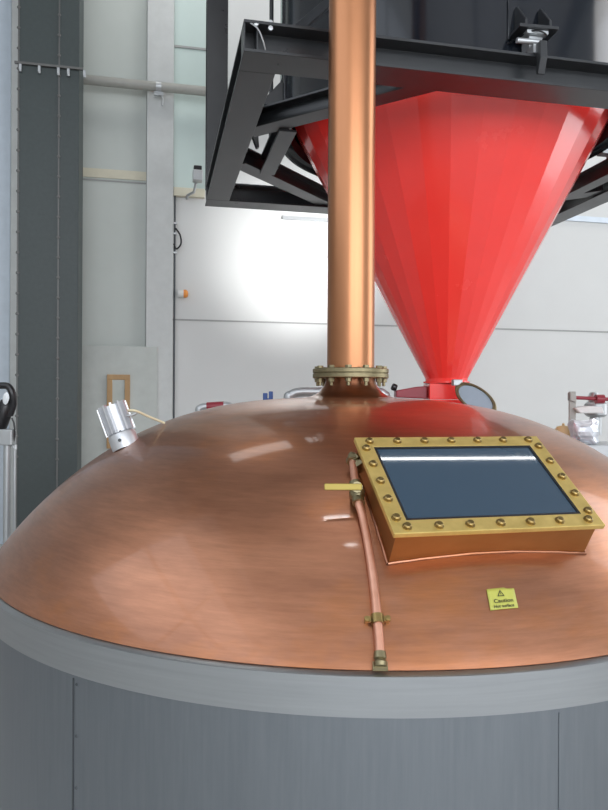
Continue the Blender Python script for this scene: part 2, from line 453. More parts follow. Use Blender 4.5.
def jacket_at(px):
    """angle on the jacket seen at a column of the photo"""
    r = ray(px, 400); o = EYE-Vector((KX, KY, 1.6)); rr = RO-.008
    a = r.x**2+r.y**2; b = 2*(o.x*r.x+o.y*r.y); c_ = o.x**2+o.y**2-rr**2
    t = (-b-math.sqrt(b*b-4*a*c_))/(2*a); p = o+r*t
    return math.atan2(p.y, p.x)
def jp(ang, r, z): return Vector((KX+r*math.cos(ang), KY+r*math.sin(ang), z))
for px, w in ((75, .0022), (561, .0016)):
    an = jacket_at(px); rr = RO-.008
    rd = Vector((math.cos(an), math.sin(an), 0)); tg = Vector((-rd.y, rd.x, 0))
    mm = frame_mtx(jp(an, rr, 0), tg, rd, Vector((0, 0, 1)))
    obj('jacket_seam', box(-w, w, -.002, .0015, .06, ZR-.105, mtx=mm), M['seam'] if px == 75 else M['jacket'], jk, smooth=False)
    if px == 75:
        for k in range(5):
            z = ZR-.118-k*.125
            obj('rivet', lathe([(0,0),(.004,0),(.003,.0018),(0,.0022)], n=10, mtx=align_z(jp(an+.009, rr, z), rd)), M['seam'], jk)

# ---- manway box on the front of the dome
phi, tau, rm, zm, w_, l_ = .232, .585, 1.07, 1.6-.199, .544, .363
rad = RIGHT*math.sin(phi) - FWD*math.cos(phi); tan = RIGHT*math.cos(phi)+FWD*math.sin(phi)
mc = Vector((KX, KY, zm)) + rad*rm
ex = tan.copy(); ey = -rad*math.cos(tau)+Vector((0, 0, math.sin(tau))); ez = ex.cross(ey).normalized()
MW = frame_mtx(mc, ex, ey, ez)
def mw(x, y, z=0): return MW @ Vector((x, y, z))
def drop(x, y, z0=0):
    t = 0.0
    while t < .4:
        p = mw(x, y, z0-t)
        if math.hypot(p.x-KX, p.y-KY) < R and p.z <= dome_z(p.x, p.y)-.004: break
        t += .002
    return p
def wall_ring(ins, n=16):
    hx, hy = w_/2-ins, l_/2-ins; cr = .012; pts = []
    for (sx, sy), (tx, ty) in (((-1,-1),(1,-1)), ((1,-1),(1,1)), ((1,1),(-1,1)), ((-1,1),(-1,-1))):
        for i in range(n):
            t = i/n; pts.append((hx*(sx+(tx-sx)*t), hy*(sy+(ty-sy)*t)))
    return pts
bm = nb(); ro = wall_ring(.012); ri = wall_ring(.022)
To = [bm.verts.new(mw(x, y, -.013)) for x, y in ro]; Bo = [bm.verts.new(drop(x, y)) for x, y in ro]
Ti = [bm.verts.new(mw(x, y, -.013)) for x, y in ri]; Bi = [bm.verts.new(drop(x, y)) for x, y in ri]
n = len(To)
for i in range(n):
    j = (i+1) % n
    bm.faces.new((To[i], To[j], Bo[j], Bo[i])); bm.faces.new((Ti[j], Ti[i], Bi[i], Bi[j]))
    bm.faces.new((To[j], To[i], Ti[i], Ti[j])); bm.faces.new((Bo[i], Bo[j], Bi[j], Bi[i]))
mb = obj('manway_box', bm, M['box_copper'], kt)
# rounded seam where the box meets the dome
wpts = [drop(x, y) for x, y in wall_ring(.010, 20)]; wpts.append(wpts[0].copy())
obj('weld_seam', tube([p+dome_n(p)*.004 for p in wpts], .004, 8, caps=False), M['copper'], mb)
# brass frame: a ring plate with a wide border
def ring_plate(ox, oy, ix, iy, z0, z1, cx=0, cy=0):
    bm = nb()
    V = lambda a, b, z: bm.verts.new(mw(a, b, z))
    S = [(-1,-1),(1,-1),(1,1),(-1,1)]
    O0 = [V(s*ox, t*oy, z0) for s, t in S]; O1 = [V(s*ox, t*oy, z1) for s, t in S]
    I0 = [V(cx+s*ix, cy+t*iy, z0) for s, t in S]; I1 = [V(cx+s*ix, cy+t*iy, z1) for s, t in S]
    for i in range(4):
        j = (i+1) % 4
        bm.faces.new((O0[i], O0[j], O1[j], O1[i])); bm.faces.new((I0[j], I0[i], I1[i], I1[j]))
        bm.faces.new((O1[i], O1[j], I1[j], I1[i])); bm.faces.new((O0[j], O0[i], I0[i], I0[j]))
    return bm
bo = .043
obj('manway_frame', ring_plate(w_/2, l_/2, w_/2-bo, l_/2-bo, -.014, 0), M['brass'], mb, smooth=False, bevel=.002)
obj('gasket', ring_plate(w_/2-bo+.001, l_/2-bo+.001, w_/2-bo-.006, l_/2-bo-.006, -.012, -.001), M['rubber'], mb, smooth=False)
bm = nb(); gx, gy = w_/2-bo-.004, l_/2-bo-.004
vs = []
for z in (-.010, -.004):
    for s, t in ((-1,-1),(1,-1),(1,1),(-1,1)): vs.append(bm.verts.new(mw(s*gx, t*gy, z)))
for f in [(3,2,1,0),(4,5,6,7),(0,1,5,4),(1,2,6,5),(2,3,7,6),(3,0,4,7)]: bm.faces.new([vs[i] for i in f])
obj('glass_pane', bm, M['pane'], mb, smooth=False)
spots = []
bxx, byy = w_/2-.020, l_/2-.020
for i in range(7): spots += [(-bxx+.017+i*(2*bxx-.034)/6, byy), (-bxx+.017+i*(2*bxx-.034)/6, -byy)]
for i in range(5): spots += [(-bxx, -byy+.030+i*(2*byy-.06)/4), (bxx, -byy+.030+i*(2*byy-.06)/4)]
proto = None
for x, y in spots:
    mm = MW @ Matrix.Translation((x, y, .0)) @ Matrix.Rotation(random.random()*PI, 4, 'Z')
    if proto is None:
        proto = obj('bolt', hexbolt(.0095, .009), M['bolt_brass'], mb)
        for v in proto.data.vertices: v.co += kt.location
        m2 = mm.copy(); m2.translation -= kt.location; proto.matrix_local = m2
    else:
        instance(proto, 'bolt', mb, mm)

# ---- flue pipe
fl = thing('flue_pipe', 'tall polished copper flue pipe rising from the top of the kettle dome', 'pipe', (KX, KY, NZ))
obj('pipe', lathe([(.0955, NZ+.038), (.0955, ZC-.001)], (KX, KY, 0), 64), M['copper_pipe'], fl)
fg = obj('flange', lathe([(.099, NZ+.001), (.152, NZ+.001), (.154, NZ+.003), (.154, NZ+.017), (.150, NZ+.019), (.150, NZ+.021), (.154, NZ+.023), (.154, NZ+.036), (.151, NZ+.039), (.096, NZ+.039)], (KX, KY, 0), 72), M['bronze'], fl)
proto = None
for k in range(12):
    a = 2*PI*(k+.35)/12
    bm = nb()
    add_lathe(bm, [(0, .050), (.013, .049), (.013, .039), (.0065, .039), (.0065, -.001), (.0145, -.001), (.0145, -.004), (.0125, -.004), (.0125, -.015), (.0065, -.016), (.0065, -.030), (0, -.031)], (0, 0, 0), 8)
    mm = Matrix.Translation((KX+.134*math.cos(a), KY+.134*math.sin(a), NZ)) @ Matrix.Rotation(a, 4, 'Z')
    if proto is None:
        proto = obj('bolt', bm, M['bronze'], fg)
        for v in proto.data.vertices: v.co += fl.location
        m2 = mm.copy(); m2.translation -= fl.location; proto.matrix_local = m2
    else:
        bm.free(); instance(proto, 'bolt', fg, mm)

# ---- drain tube on the dome, from the box to the rim
E0 = on_dome(351, 464, .035)
boxside = mw(-w_/2+.012, .085, -.055)
path = [on_dome(353, 470, .032), on_dome(355.5, 492, .030), on_dome(359, 510, .026), on_dome(363, 522, .020), on_dome(368.5, 548, .016), on_dome(373.5, 580, .015), on_dome(378, 622, .015), on_dome(380, 645, .015), on_dome(381, 662, .016)]
dt = obj('drain_tube', tube(smooth_path(path), .0105, 12), M['copper_tube'], kt)
el = nb(); P1 = path[0]; bd = (boxside-P1)
add_tube(el, smooth_path([P1+(path[1]-P1).normalized()*.006, P1-(path[1]-P1).normalized()*.018, P1-(path[1]-P1).normalized()*.022+bd*.35, P1-(path[1]-P1).normalized()*.022+bd*.75]), .0125, 12)
obj('elbow', el, M['bronze'], dt)
bm = nb()
q0 = P1-(path[1]-P1).normalized()*.022
for f in (.35, .72): add_lathe(bm, [(0,-.007),(.019,-.007),(.019,.007),(0,.007)], n=6, mtx=align_z(q0+bd*f, bd))
add_lathe(bm, [(0,-.007),(.018,-.007),(.018,.007),(0,.007)], n=6, mtx=align_z(P1, path[1]-P1))
obj('elbow_nut', bm, M['bronze'], dt)
va = (path[1]-path[2]).normalized(); vm = (path[1]+path[2])/2
bm = lathe([(0,-.034),(.016,-.034),(.016,-.020),(.013,-.018),(.019,-.010),(.020,0),(.019,.010),(.013,.018),(.016,.020),(.016,.034),(0,.034)], n=16, mtx=align_z(vm, va))
nrm = dome_n(vm)
stem_d = (nrm*.35-FWD*.9).normalized()
add_lathe(bm, [(0,0),(.010,0),(.010,.034),(.014,.034),(.014,.040),(0,.040)], n=10, mtx=align_z(vm+va*.014, stem_d))
obj('valve', bm, M['bronze'], dt)
lp = vm+va*.014+stem_d*.036
ldir = (at_depth(323, 488, 1)-at_depth(352, 488, 1)).normalized()
ldir = (ldir - stem_d*ldir.dot(stem_d)).normalized(); lup = stem_d.cross(ldir)
obj('lever', box(-.012, .082, -.0085, .0085, -.002, .002, mtx=frame_mtx(lp+stem_d*.006, ldir, lup, ldir.cross(lup))), M['lever'], dt, smooth=False, bevel=.002)
# clamp and foot fitting
p = path[6]; tdir = (path[7]-path[5]).normalized(); nrm = dome_n(p); side = nrm.cross(tdir).normalized()
bm = lathe([(0,-.010),(.0145,-.010),(.0145,.010),(0,.010)], n=14, mtx=align_z(p, tdir))
add_box(bm, -.028, .028, -.006, .006, -.004, .004, mtx=frame_mtx(p, side, tdir, nrm))
for s in (-1, 1): add_lathe(bm, [(0,-.016),(.006,-.016),(.006,.008),(0,.009)], n=8, mtx=align_z(p+side*.023*s, nrm))
obj('clamp', bm, M['bolt_brass'], dt)
p = path[8]; tdir = (path[8]-path[7]).normalized(); nrm = dome_n(p); side = nrm.cross(tdir).normalized()
bm = lathe([(0,-.018),(.013,-.018),(.014,-.004),(.0115,-.002),(.015,.004),(.0135,.012),(0,.012)], n=12, mtx=align_z(p, tdir))
add_box(bm, -.016, .016, -.004, .010, -.012, -.006, mtx=frame_mtx(p, side, tdir, nrm))
obj('foot_fitting', bm, M['bronze'], dt)

# ---- caution sticker on the dome
q = [(487.2, 589), (514.4, 587.6), (519, 607.6), (491.2, 610)]
def stick(u, v, off):
    x = (q[0][0]*(1-u)+q[1][0]*u)*(1-v)+(q[3][0]*(1-u)+q[2][0]*u)*v
    y = (q[0][1]*(1-u)+q[1][1]*u)*(1-v)+(q[3][1]*(1-u)+q[2][1]*u)*v
    return on_dome(x, y, off)
s0 = stick(.5, 1, 0)
st = thing('warning_sticker', 'small yellow green sticker reading Caution Hot surface, stuck on the copper dome', 'sticker', s0)
bm = nb(); g = {}
for i in range(9):
    for j in range(7): g[i, j] = bm.verts.new(stick(i/8, j/6, .0015))
for i in range(8):
    for j in range(6): bm.faces.new((g[i, j], g[i, j+1], g[i+1, j+1], g[i+1, j]))
o = obj('sticker_sheet', bm, M['sticker'], st)
md = o.modifiers.new('thick', 'SOLIDIFY'); md.thickness = .0008; md.offset = -1
cn4 = [stick(0, 0, 0), stick(1, 0, 0), stick(1, 1, 0), stick(0, 1, 0)]
def st_pt(u, v, off=0):                       # bilinear on the sheet, following its bow
    p = cn4[0]*(1-u)*(1-v)+cn4[1]*u*(1-v)+cn4[2]*u*v+cn4[3]*(1-u)*v
    z = dome_z(p.x, p.y)
    b0 = Vector((p.x, p.y, z)); return b0+dome_n(b0)*(.0042+off)
def text_part(txt, u0, u1, vbase, hv, name, bold=0):
    cu = bpy.data.curves.new(name, 'FONT'); cu.body = txt; cu.size = 1; cu.offset = bold
    to = bpy.data.objects.new(name, cu); COL.objects.link(to)
    bpy.context.view_layer.update()
    me = bpy.data.meshes.new_from_object(to.evaluated_get(bpy.context.evaluated_depsgraph_get()))
    bpy.data.objects.remove(to); bpy.data.curves.remove(cu)
    bm = nb(); bm.from_mesh(me); bpy.data.meshes.remove(me)
    xa = min(v.co.x for v in bm.verts); xb = max(v.co.x for v in bm.verts)
    for v in bm.verts: v.co = st_pt(u0+(u1-u0)*(v.co.x-xa)/(xb-xa), vbase-hv*v.co.y)
    return obj(name, bm, M['ink'], st, smooth=False, recalc=False)
text_part('Caution', .17, .86, .70, .26, 'caution_text', .012)
text_part('Hot surface', .14, .86, .93, .20, 'subtitle_text', .02)
bm = nb()
T = [(.46, .08), (.33, .40), (.59, .40)]; T2 = [(.46, .145), (.375, .365), (.545, .365)]
A = [bm.verts.new(st_pt(*t)) for t in T]; B = [bm.verts.new(st_pt(*t)) for t in T2]
for i in range(3): j = (i+1) % 3; bm.faces.new((A[i], A[j], B[j], B[i]))
for (u0, u1, v0, v1) in ((.45, .47, .2, .29), (.45, .47, .31, .34)):
    bm.faces.new([bm.verts.new(st_pt(a, b)) for a, b in ((u0, v0), (u0, v1), (u1, v1), (u1, v0))])
obj('warning_triangle', bm, M['ink'], st, smooth=False)

# ---- finned lamp on the far left shoulder of the dome
b0 = on_dome(122, 450, 0) ; b0 = b0 + FWD*.05; b0.z = dome_z(b0.x, b0.y)
axl = (Vector((0, 0, .93))-RIGHT*.38+FWD*.12).normalized()
sl = thing('sight_lamp', 'silver finned cylindrical lamp standing tilted on the shoulder of the copper dome', 'lamp', b0)
mm = align_z(b0, axl)
lb = obj('lamp_base', lathe([(.0,-.014),(.050,-.014),(.050,.030),(.047,.040),(.036,.044),(0,.044)], n=32, mtx=mm), M['alu'], sl)
bm = lathe([(0,.045),(.036,.045),(.036,.145),(0,.145)], n=32, mtx=mm)
for k in range(12):
    a = 2*PI*k/12
    add_box(bm, .034, .053, -.0035, .0035, .046, .150, mtx=mm @ Matrix.Rotation(a, 4, 'Z'))
obj('heat_sink', bm, M['alu'], sl, smooth=False)
obj('cap_screw', lathe([(0,0),(.006,0),(.006,.004),(0,.004)], n=8, mtx=align_z(b0+axl*.02-FWD*.050, -FWD)), M['seam'], lb)
obj('lamp_handle', tube([b0+axl*.11+RIGHT*.048-FWD*.02, b0+axl*.112+RIGHT*.065-FWD*.02, b0+axl*.12+RIGHT*.085-FWD*.02], .004, 8), M['galv'], sl)
ce = on_dome(159, 431, 0)+FWD*.10; ce.z = dome_z(ce.x, ce.y)+.004
c0 = b0+axl*.13+RIGHT*.058
cm = (c0+ce)/2
obj('lamp_cable', tube(smooth_path([c0-RIGHT*.02, c0+RIGHT*.02, cm+Vector((0,0,.004)), ce]), .0045, 8), M['cable_cream'], sl)

# ------------------------------------------------------------------ hopper and its steel frame
HX, HY = 1.853, 4.225
ZB, BH, BW = 3.117, .140, .185
X0, X1, Y0, Y1 = .3615, 3.3445, 2.99, 5.46
sf = thing('steel_gantry', 'black steel beam frame carrying the red hopper, hung on tall posts', 'frame', (HX, HY, ZB))
bv = .0022
obj('beam', ibeam((X0, Y0+BW/2), (X1, Y0+BW/2), BW, BH, ZB), M['black_paint'], sf, smooth=False, bevel=bv)
obj('beam', ibeam((X0, Y1-BW/2), (X1, Y1-BW/2), BW, BH, ZB), M['black_paint'], sf, smooth=False, bevel=bv)
SW = .17
obj('beam', ibeam((X0+SW/2, Y0+BW+.001), (X0+SW/2, Y1-BW-.001), SW, BH, ZB+.0005), M['black_paint'], sf, smooth=False, bevel=bv)
obj('beam', ibeam((X1-SW/2, Y0+BW+.001), (X1-SW/2, Y1-BW-.001), SW, BH, ZB+.0005), M['black_paint'], sf, smooth=False, bevel=bv)
# end stiffener plates closing the near beam
for X in (X0+.003, X0+.06, X1-.06): obj('stiffener', box(X-.003, X+.003, Y0+.004, Y0+BW/2-.007, ZB+.0145, ZB+BH-.0145), M['black_paint'], sf, smooth=False)
# corner braces: octagon inside the rectangle
BRW = .12; BRD = 1.079+BRW/2
xi0, xi1, yi0, yi1 = X0+SW, X1-SW, Y0+BW, Y1-BW
r2 = math.sqrt(2)
def brace(sx, sy):
    # line sx*(x-HX)+sy*(y-HY) = BRD*sqrt2
    k = BRD*r2
    xe_ = (xi1-HX) if sx > 0 else (HX-xi0); ye_ = (yi1-HY) if sy > 0 else (HY-yi0)
    q_ = -.02; pa = (HX+sx*(xe_-q_), HY+sy*(k-xe_+q_)); pb = (HX+sx*(k-ye_+q_), HY+sy*(ye_-q_))
    obj('corner_brace', ibeam(pa, pb, BRW, BH-.03, ZB+.0150), M['black_paint'], sf, smooth=False, bevel=bv)
for sx in (-1, 1):
    for sy in (-1, 1): brace(sx, sy)
for sx in (-1, 1):
    xx = HX+sx*1.135; k = BRD*r2-1.135-.03
    obj('side_strut', ibeam((xx, HY-k+.06), (xx, HY+k-.06), .10, BH-.03, ZB+.001), M['black_paint'], sf, smooth=False, bevel=bv)
for X in (X0, X1-.157):
    bm = nb(); t_ = .012
    add_box(bm, X, X+.157, Y1-.16, Y1-.148, ZB+BH+.0005, ZC-.001); add_box(bm, X, X+.157, Y1-.012, Y1, ZB+BH+.0005, ZC-.001)
    add_box(bm, X+.073, X+.084, Y1-.148, Y1-.012, ZB+BH+.0005, ZC-.001)
    obj('hanging_post', bm, M['black_paint'], sf, smooth=False)
# bolt and wire details on the near left corner
RTK = 1.10
for X, z in ((X0+.055, ZB+.128), (X0+.118, ZB+.115), (X0+.118, ZB+.14)):
    obj('bolt', lathe([(0,0),(.011,0),(.011,.010),(0,.012)], n=8, mtx=align_z((X, Y0+.012, z), (0, -1, 0))), M['galv'], sf)
obj('earth_wire', tube(smooth_path([(X0+.02, Y0+.01, ZB+.135), (X0+.06, Y0-.004, ZB+.10), (X0+.085, Y0+.0, ZB+.05), (X0+.10, Y0+.02, ZB+.0145)]), .0035, 6), M['galv'], sf)

hp = thing('grain_hopper', 'glossy red conical hopper below a black round tank', 'hopper', (HX, HY, 1.62))
RT, ZT = 1.010, 3.40
cone_out = .1375; ZO = 1.745
NF = 32
obj('red_cone', lathe([(RT+.004, ZT+.03), (RT, ZT), (cone_out, ZO), (cone_out-.002, ZO-.02)], (HX, HY, 0), NF), M['red'], hp, smooth=False)
obj('black_tank', lathe([(RT+.006, 3.375), (RT+.02, 3.315), (RTK, 3.315), (RTK, 5.6), (0, 5.7)], (HX, HY, 0), 128), M['tank_black'], hp)
# seam bead on the tank bottom
obj('tank_rim', lathe([(RTK-.01, 3.314), (RTK-.01, 3.30), (RTK+.008, 3.30), (RTK+.008, 3.325), (RTK, 3.325)], (HX, HY, 0), 128), M['tank_black'], hp)
# outlet: short red throat on a square flange
bm = lathe([(cone_out+.002, ZO-.020), (cone_out+.012, ZO-.020), (cone_out+.012, ZO-.032), (cone_out, ZO-.032)], (HX, HY, 0), 48)
obj('outlet_flange', bm, M['red'], hp)
om_ = frame_mtx(Vector((HX, HY, 0)), RIGHT, FWD, Vector((0, 0, 1)))
obj('outlet_box', box(-.13, .10, -.115, .115, 1.609, ZO-.034, mtx=om_), M['red'], hp, smooth=False, bevel=.004)

def bracket(ang):
    """foot of the tank standing on the beam"""
    d_ = Vector((math.cos(ang), math.sin(ang), 0)); s_ = Vector((-d_.y, d_.x, 0)); up = Vector((0, 0, 1))
    def W(u, v, z): return Vector((HX, HY, 0))+s_*u+d_*v+up*z
    bm = nb()
    pts = []
    for k in range(7):
        u = -.10+.20*k/6; pts.append((u, math.sqrt(RTK**2-u*u)))
    A = [bm.verts.new(W(u, v+.012, 3.385)) for u, v in pts]; B = [bm.verts.new(W(u, v+.012, 3.585)) for u, v in pts]
    A2 = [bm.verts.new(W(u, v-.004, 3.385)) for u, v in pts]; B2 = [bm.verts.new(W(u, v-.004, 3.585)) for u, v in pts]
    for k in range(6):
        bm.faces.new((A[k], A[k+1], B[k+1], B[k])); bm.faces.new((B[k], B[k+1], B2[k+1], B2[k])); bm.faces.new((A[k], A2[k], A2[k+1], A[k+1]))
    bm.faces.new((A[0], B[0], B2[0], A2[0])); bm.faces.new((A[6], A2[6], B2[6], B[6]))
    bk = obj('tank_foot', bm, M['tank_black'], hp, bevel=.004)
    for u in (-.062, .062):
        bm = add_prism(nb(), [W(u-.006, 1.104, 3.405), W(u-.006, 1.225, 3.405), W(u-.006, 1.225, 3.43), W(u-.006, 1.13, 3.54), W(u-.006, 1.104, 3.54)], s_*.012)
        obj('gusset', bm, M['black_paint'], bk, smooth=False, bevel=.002)
    obj('foot_plate', add_prism(nb(), [W(-.10, 1.112, 3.385), W(.10, 1.112, 3.385), W(.10, 1.235, 3.385), W(-.10, 1.235, 3.385)], up*.016), M['black_paint'], bk, smooth=False, bevel=.002)
    bm = add_prism(nb(), [W(-.055, 1.12, 3.365), W(.055, 1.12, 3.365), W(.055, 1.22, 3.365), W(-.055, 1.22, 3.365)], up*.019)
    add_prism(bm, [W(-.035, 1.12, 3.30), W(.035, 1.12, 3.30), W(.035, 1.20, 3.30), W(-.035, 1.20, 3.30)], up*.064)
    obj('load_cell', bm, M['galv'], bk, smooth=False, bevel=.003)
    bm = lathe([(0,-.06),(.013,-.06),(.013,.06),(0,.06)], n=12, mtx=align_z(W(-.055 if ang < 0 else .0, 1.235, 3.315), s_))
    add_box(bm, -.035, .015, 1.18, 1.245, 3.26, 3.30, mtx=frame_mtx(Vector((HX, HY, 0)), s_, d_, up))
    obj('pin', bm, M['galv'], bk)
    bm = add_prism(nb(), [W(-.022, 1.235, 3.30), W(-.022, 1.25, 3.22), W(-.022, 1.245, 3.155), W(-.022, 1.262, 3.15), W(-.022, 1.29, 3.22), W(-.022, 1.285, 3.30)], s_*.035)
    obj('clevis', bm, M['black_paint'], bk, smooth=False, bevel=.003)
    obj('cell_cable', tube(smooth_path([W(-.10, 1.09, 3.37), W(-.03, 1.22, 3.375), W(.04, 1.225, 3.36), W(.03, 1.19, 3.345)]), .004, 6), M['rubber'], bk)
bracket(-PI/2-.06)
bracket(PI/2); bracket(0); bracket(PI)

# slanted tie from the beam up to the tank, and upright rod on the strut
pA = at_y(288, 26, Y0+.11); pA.z = ZB+BH+.012
pB = Vector((HX-.85, HY-.765, 3.80))
tv = (pB-pA).normalized(); sd = tv.cross(Vector((0, 1, 0))).normalized(); od = tv.cross(sd)
bm = box(-.02, .02, -.003, .003, 0, (pB-pA).length, mtx=frame_mtx(pA, sd, od, tv)); add_box(bm, -.02, -.014, -.035, -.0035, 0, (pB-pA).length, mtx=frame_mtx(pA, sd, od, tv))
add_box(bm, -.05, .05, -.04, .04, -.012, -.006, mtx=Matrix.Translation(pA))
tb = obj('tie_bar', bm, M['black_paint'], sf, smooth=False, bevel=.002)
for k in (.05, .10):
    obj('bolt', lathe([(0,0),(.010,0),(.010,.014),(0,.015)], n=8, mtx=align_z(pA+tv*k+od*(-.003), -od)), M['bolt_brass'], tb) 
pr = at_y(271, 20, HY-.05)
xr_ = HX-1.135
rod = obj('upright_rod', tube([(xr_, 4.45, ZB+BH-.028), (xr_, 4.45, 5.2)], .014, 10), M['black_paint']); tag(rod, 'thin upright black rod standing on the beam frame beside the black tank', 'rod')

# ------------------------------------------------------------------ things glimpsed over the dome
# mill below the hopper, with slide gate and round hatch
ml = thing('malt_mill', 'red mill below the hopper outlet with a round glazed hatch', 'mill', (HX, HY, 0))
mmt = frame_mtx(Vector((HX, HY, 0)), RIGHT, FWD, Vector((0, 0, 1)))
obj('mill_body', box(-.19, .20, -.20, .20, .0, 1.55, mtx=mmt), M['red'], ml, smooth=False, bevel=.01)
obj('inlet_collar', box(-.135, .135, -.135, .135, 1.551, 1.607, mtx=mmt), M['red'], ml, smooth=False, bevel=.004)
bm = nb()
add_prism(bm, [mmt @ Vector(v) for v in ((-.135, -.06, 1.612), (-.135, -.06, 1.695), (-.20, -.06, 1.69), (-.335, -.06, 1.665), (-.335, -.06, 1.62))], FWD*.12)
sg = obj('slide_gate', bm, M['dark_red'], ml, smooth=False, bevel=.006)
obj('gate_knob', lathe([(0,0),(.018,0),(.024,.010),(.024,.028),(.016,.036),(0,.036)], n=16, mtx=align_z(mmt @ Vector((-.325, .0, 1.680)), RIGHT*-.8+Vector((0,0,.3)))), M['rubber'], sg)
obj('gate_arm', box(-.31, -.14, -.02, .02, 1.56, 1.584, mtx=mmt), M['dark_red'], sg, smooth=False)
# oval hatch, tipped back to the right
hc = at_depth(475.5, 398, 4.18)
hx = (RIGHT*.62-FWD*.55+Vector((0, 0, -.56))).normalized()    # long axis runs down to the right
hn = (-FWD*.75-RIGHT*.25+Vector((0,0,.45))); hn = (hn-hx*hn.dot(hx)).normalized(); hy = hn.cross(hx)
HM = frame_mtx(hc, hx, hy, hn)
def oval(bm, prof):
    add_lathe(bm, prof, n=48, mtx=HM @ Matrix.Diagonal((.92, .46, 1, 1)))
bm = nb(); oval(bm, [(.135, -.010), (.165, -.010), (.165, .010), (.160, .014), (.140, .014), (.135, .008), (.135, -.010)])
ht = obj('hatch_ring', bm, M['bronze'], ml)
bm = nb(); oval(bm, [(0, -.002), (.134, -.002), (.134, .004), (0, .004)])
obj('hatch_pane', bm, M['lid_glass'], ht)
bm = box(-.03, .03, -.02, .02, -.02, .02, mtx=Matrix.Translation(hc-hx*.152+Vector((0,0,.015))))
obj('hatch_latch', bm, M['galv'], ht, smooth=False, bevel=.006)
obj('hatch_stay', tube([hc+hx*.10-hn*.02, mmt @ Vector((.15, -.1, 1.552))], .012, 8), M['galv'], ht)

def leg_pipe(name, label, pts, r, m, parts=()):
    p = [Vector(v) for v in pts]
    o = thing(name, label, 'pipe', (p[0].x, p[0].y, 0))
    obj('pipe_run', tube(smooth_path(p, 8), r, 14), m, o)
    return o
D = 4.75
def dp(px, py, d=D): return at_depth(px, py, d)
def to_floor(p): return Vector((p.x, p.y, 0))
a, b = dp(199, 414), dp(233.5, 414)
pts = [to_floor(a), Vector((a.x, a.y, 1.2)), a, dp(201, 409), dp(206, 407.2), dp(219, 406.3), dp(227, 406), dp(232, 408), b, Vector((b.x, b.y, 1.2)), to_floor(b)]
o = leg_pipe('looped_pipe', 'grey looped pipe with a red band showing over the left of the dome', pts, .027, M['galv'])
obj('red_band', tube([dp(207, 407.2, D), dp(224, 406.2, D)], .031, 14), M['dark_red'], o)
a = dp(268, 400.5)
o = thing('blue_valve', 'small blue valve handle standing up behind the dome', 'valve', to_floor(a))
obj('stem', tube([to_floor(a), a], .018, 10), M['galv'], o)
mv = frame_mtx(a, RIGHT, FWD, Vector((0, 0, 1)))
bm = box(-.034, -.004, -.02, .02, 0, .050, mtx=mv); add_box(bm, .006, .034, -.02, .02, 0, .062, mtx=mv); add_box(bm, -.034, .034, -.018, .018, -.012, .014, mtx=mv)
obj('handle', bm, M['blue'], o, smooth=False, bevel=.004)
D2 = 4.45
a = dp(288, 402, D2); b = dp(385.5, 402, D2)
pts = [to_floor(a), Vector((a.x, a.y, 1.2)), a, dp(291, 395.5, D2), dp(299, 392.2, D2), dp(320, 391.8, D2), dp(360, 391.5, D2), dp(377, 391.5, D2), dp(383.5, 394, D2), b, Vector((b.x, b.y, 1.2)), to_floor(b)]
leg_pipe('steel_bend', 'grey steel pipe bending over behind the neck of the dome', pts, .031, M['galv'])

# equipment at the right edge
D3 = 5.2
bs = thing('equipment_cabinet', 'low steel cabinet behind the right shoulder of the dome', 'cabinet', to_floor(at_depth(600, 440, D3)))
cm_ = frame_mtx(to_floor(at_depth(600, 440, D3)), RIGHT, FWD, Vector((0, 0, 1)))
zc = 1.285
obj('cabinet_body', box(-.34, .5, -.2, .3, 0, zc, mtx=cm_), M['galv'], bs, smooth=False, bevel=.01)
obj('cabinet_door', box(-.30, .46, -.215, -.2005, .08, zc-.08, mtx=cm_), M['galv'], bs, smooth=False, bevel=.004)
def cz(px, py): # point above the cabinet at depth D3
    return at_depth(px, py, D3)
# red pipe on a grey stand
pr = cz(572, 394)
rp = thing('pipe_stand', 'grey bracket stand holding a thin red pipe beside a round grey fitting', 'pipe stand', cz(575, 440)*1)
rp.location.z = zc
bm = box(0, .050, .05, .07, zc, cz(572, 390).z, mtx=Matrix.Translation((0,0,0)) @ frame_mtx(Vector((pr.x, pr.y, 0)), RIGHT, FWD, Vector((0,0,1))))
add_prism(bm, [cz(572, 391)+FWD*.03, cz(578, 394)+FWD*.03, cz(578, 401)+FWD*.03, cz(572, 399)+FWD*.03], FWD*.06)
obj('bracket', bm, M['grey_pipe'], rp, smooth=False, bevel=.003)
obj('red_pipe', tube([cz(574, 396)+FWD*.06, cz(622, 398)+FWD*.06], .014, 12), M['dark_red'], rp)
bm = lathe([(.0,-.03),(.035,-.03),(.035,.03),(0,.03)], n=20, mtx=align_z(cz(603, 397.5)+FWD*.06, RIGHT))
obj('red_coupling', bm, M['dark_red'], rp)
bm = lathe([(0,-.06),(.06,-.06),(.085,-.04),(.085,.04),(.06,.06),(0,.06)], n=28, mtx=align_z(cz(606, 408)+FWD*.18, (0,0,1)))
add_lathe(bm, [(.045, -.2), (.045, .0)], (0,0,0), 20, mtx=align_z(cz(606, 408)+FWD*.18, (0,0,1)))
add_lathe(bm, [(0,0),(.04,0),(.05,.03),(.03,.07),(0,.075)], (0,0,.06), 20, mtx=align_z(cz(604, 408)+FWD*.18, (0,0,1)))
obj('round_fitting', bm, M['galv'], rp)
bm = nb()
add_prism(bm, [cz(575, 406.5), cz(590, 404.5), cz(603, 405.5), cz(605, 412), cz(580, 412)], FWD*.16)
obj('pale_tray', bm, M['white_plastic'], rp, smooth=False, bevel=.01)
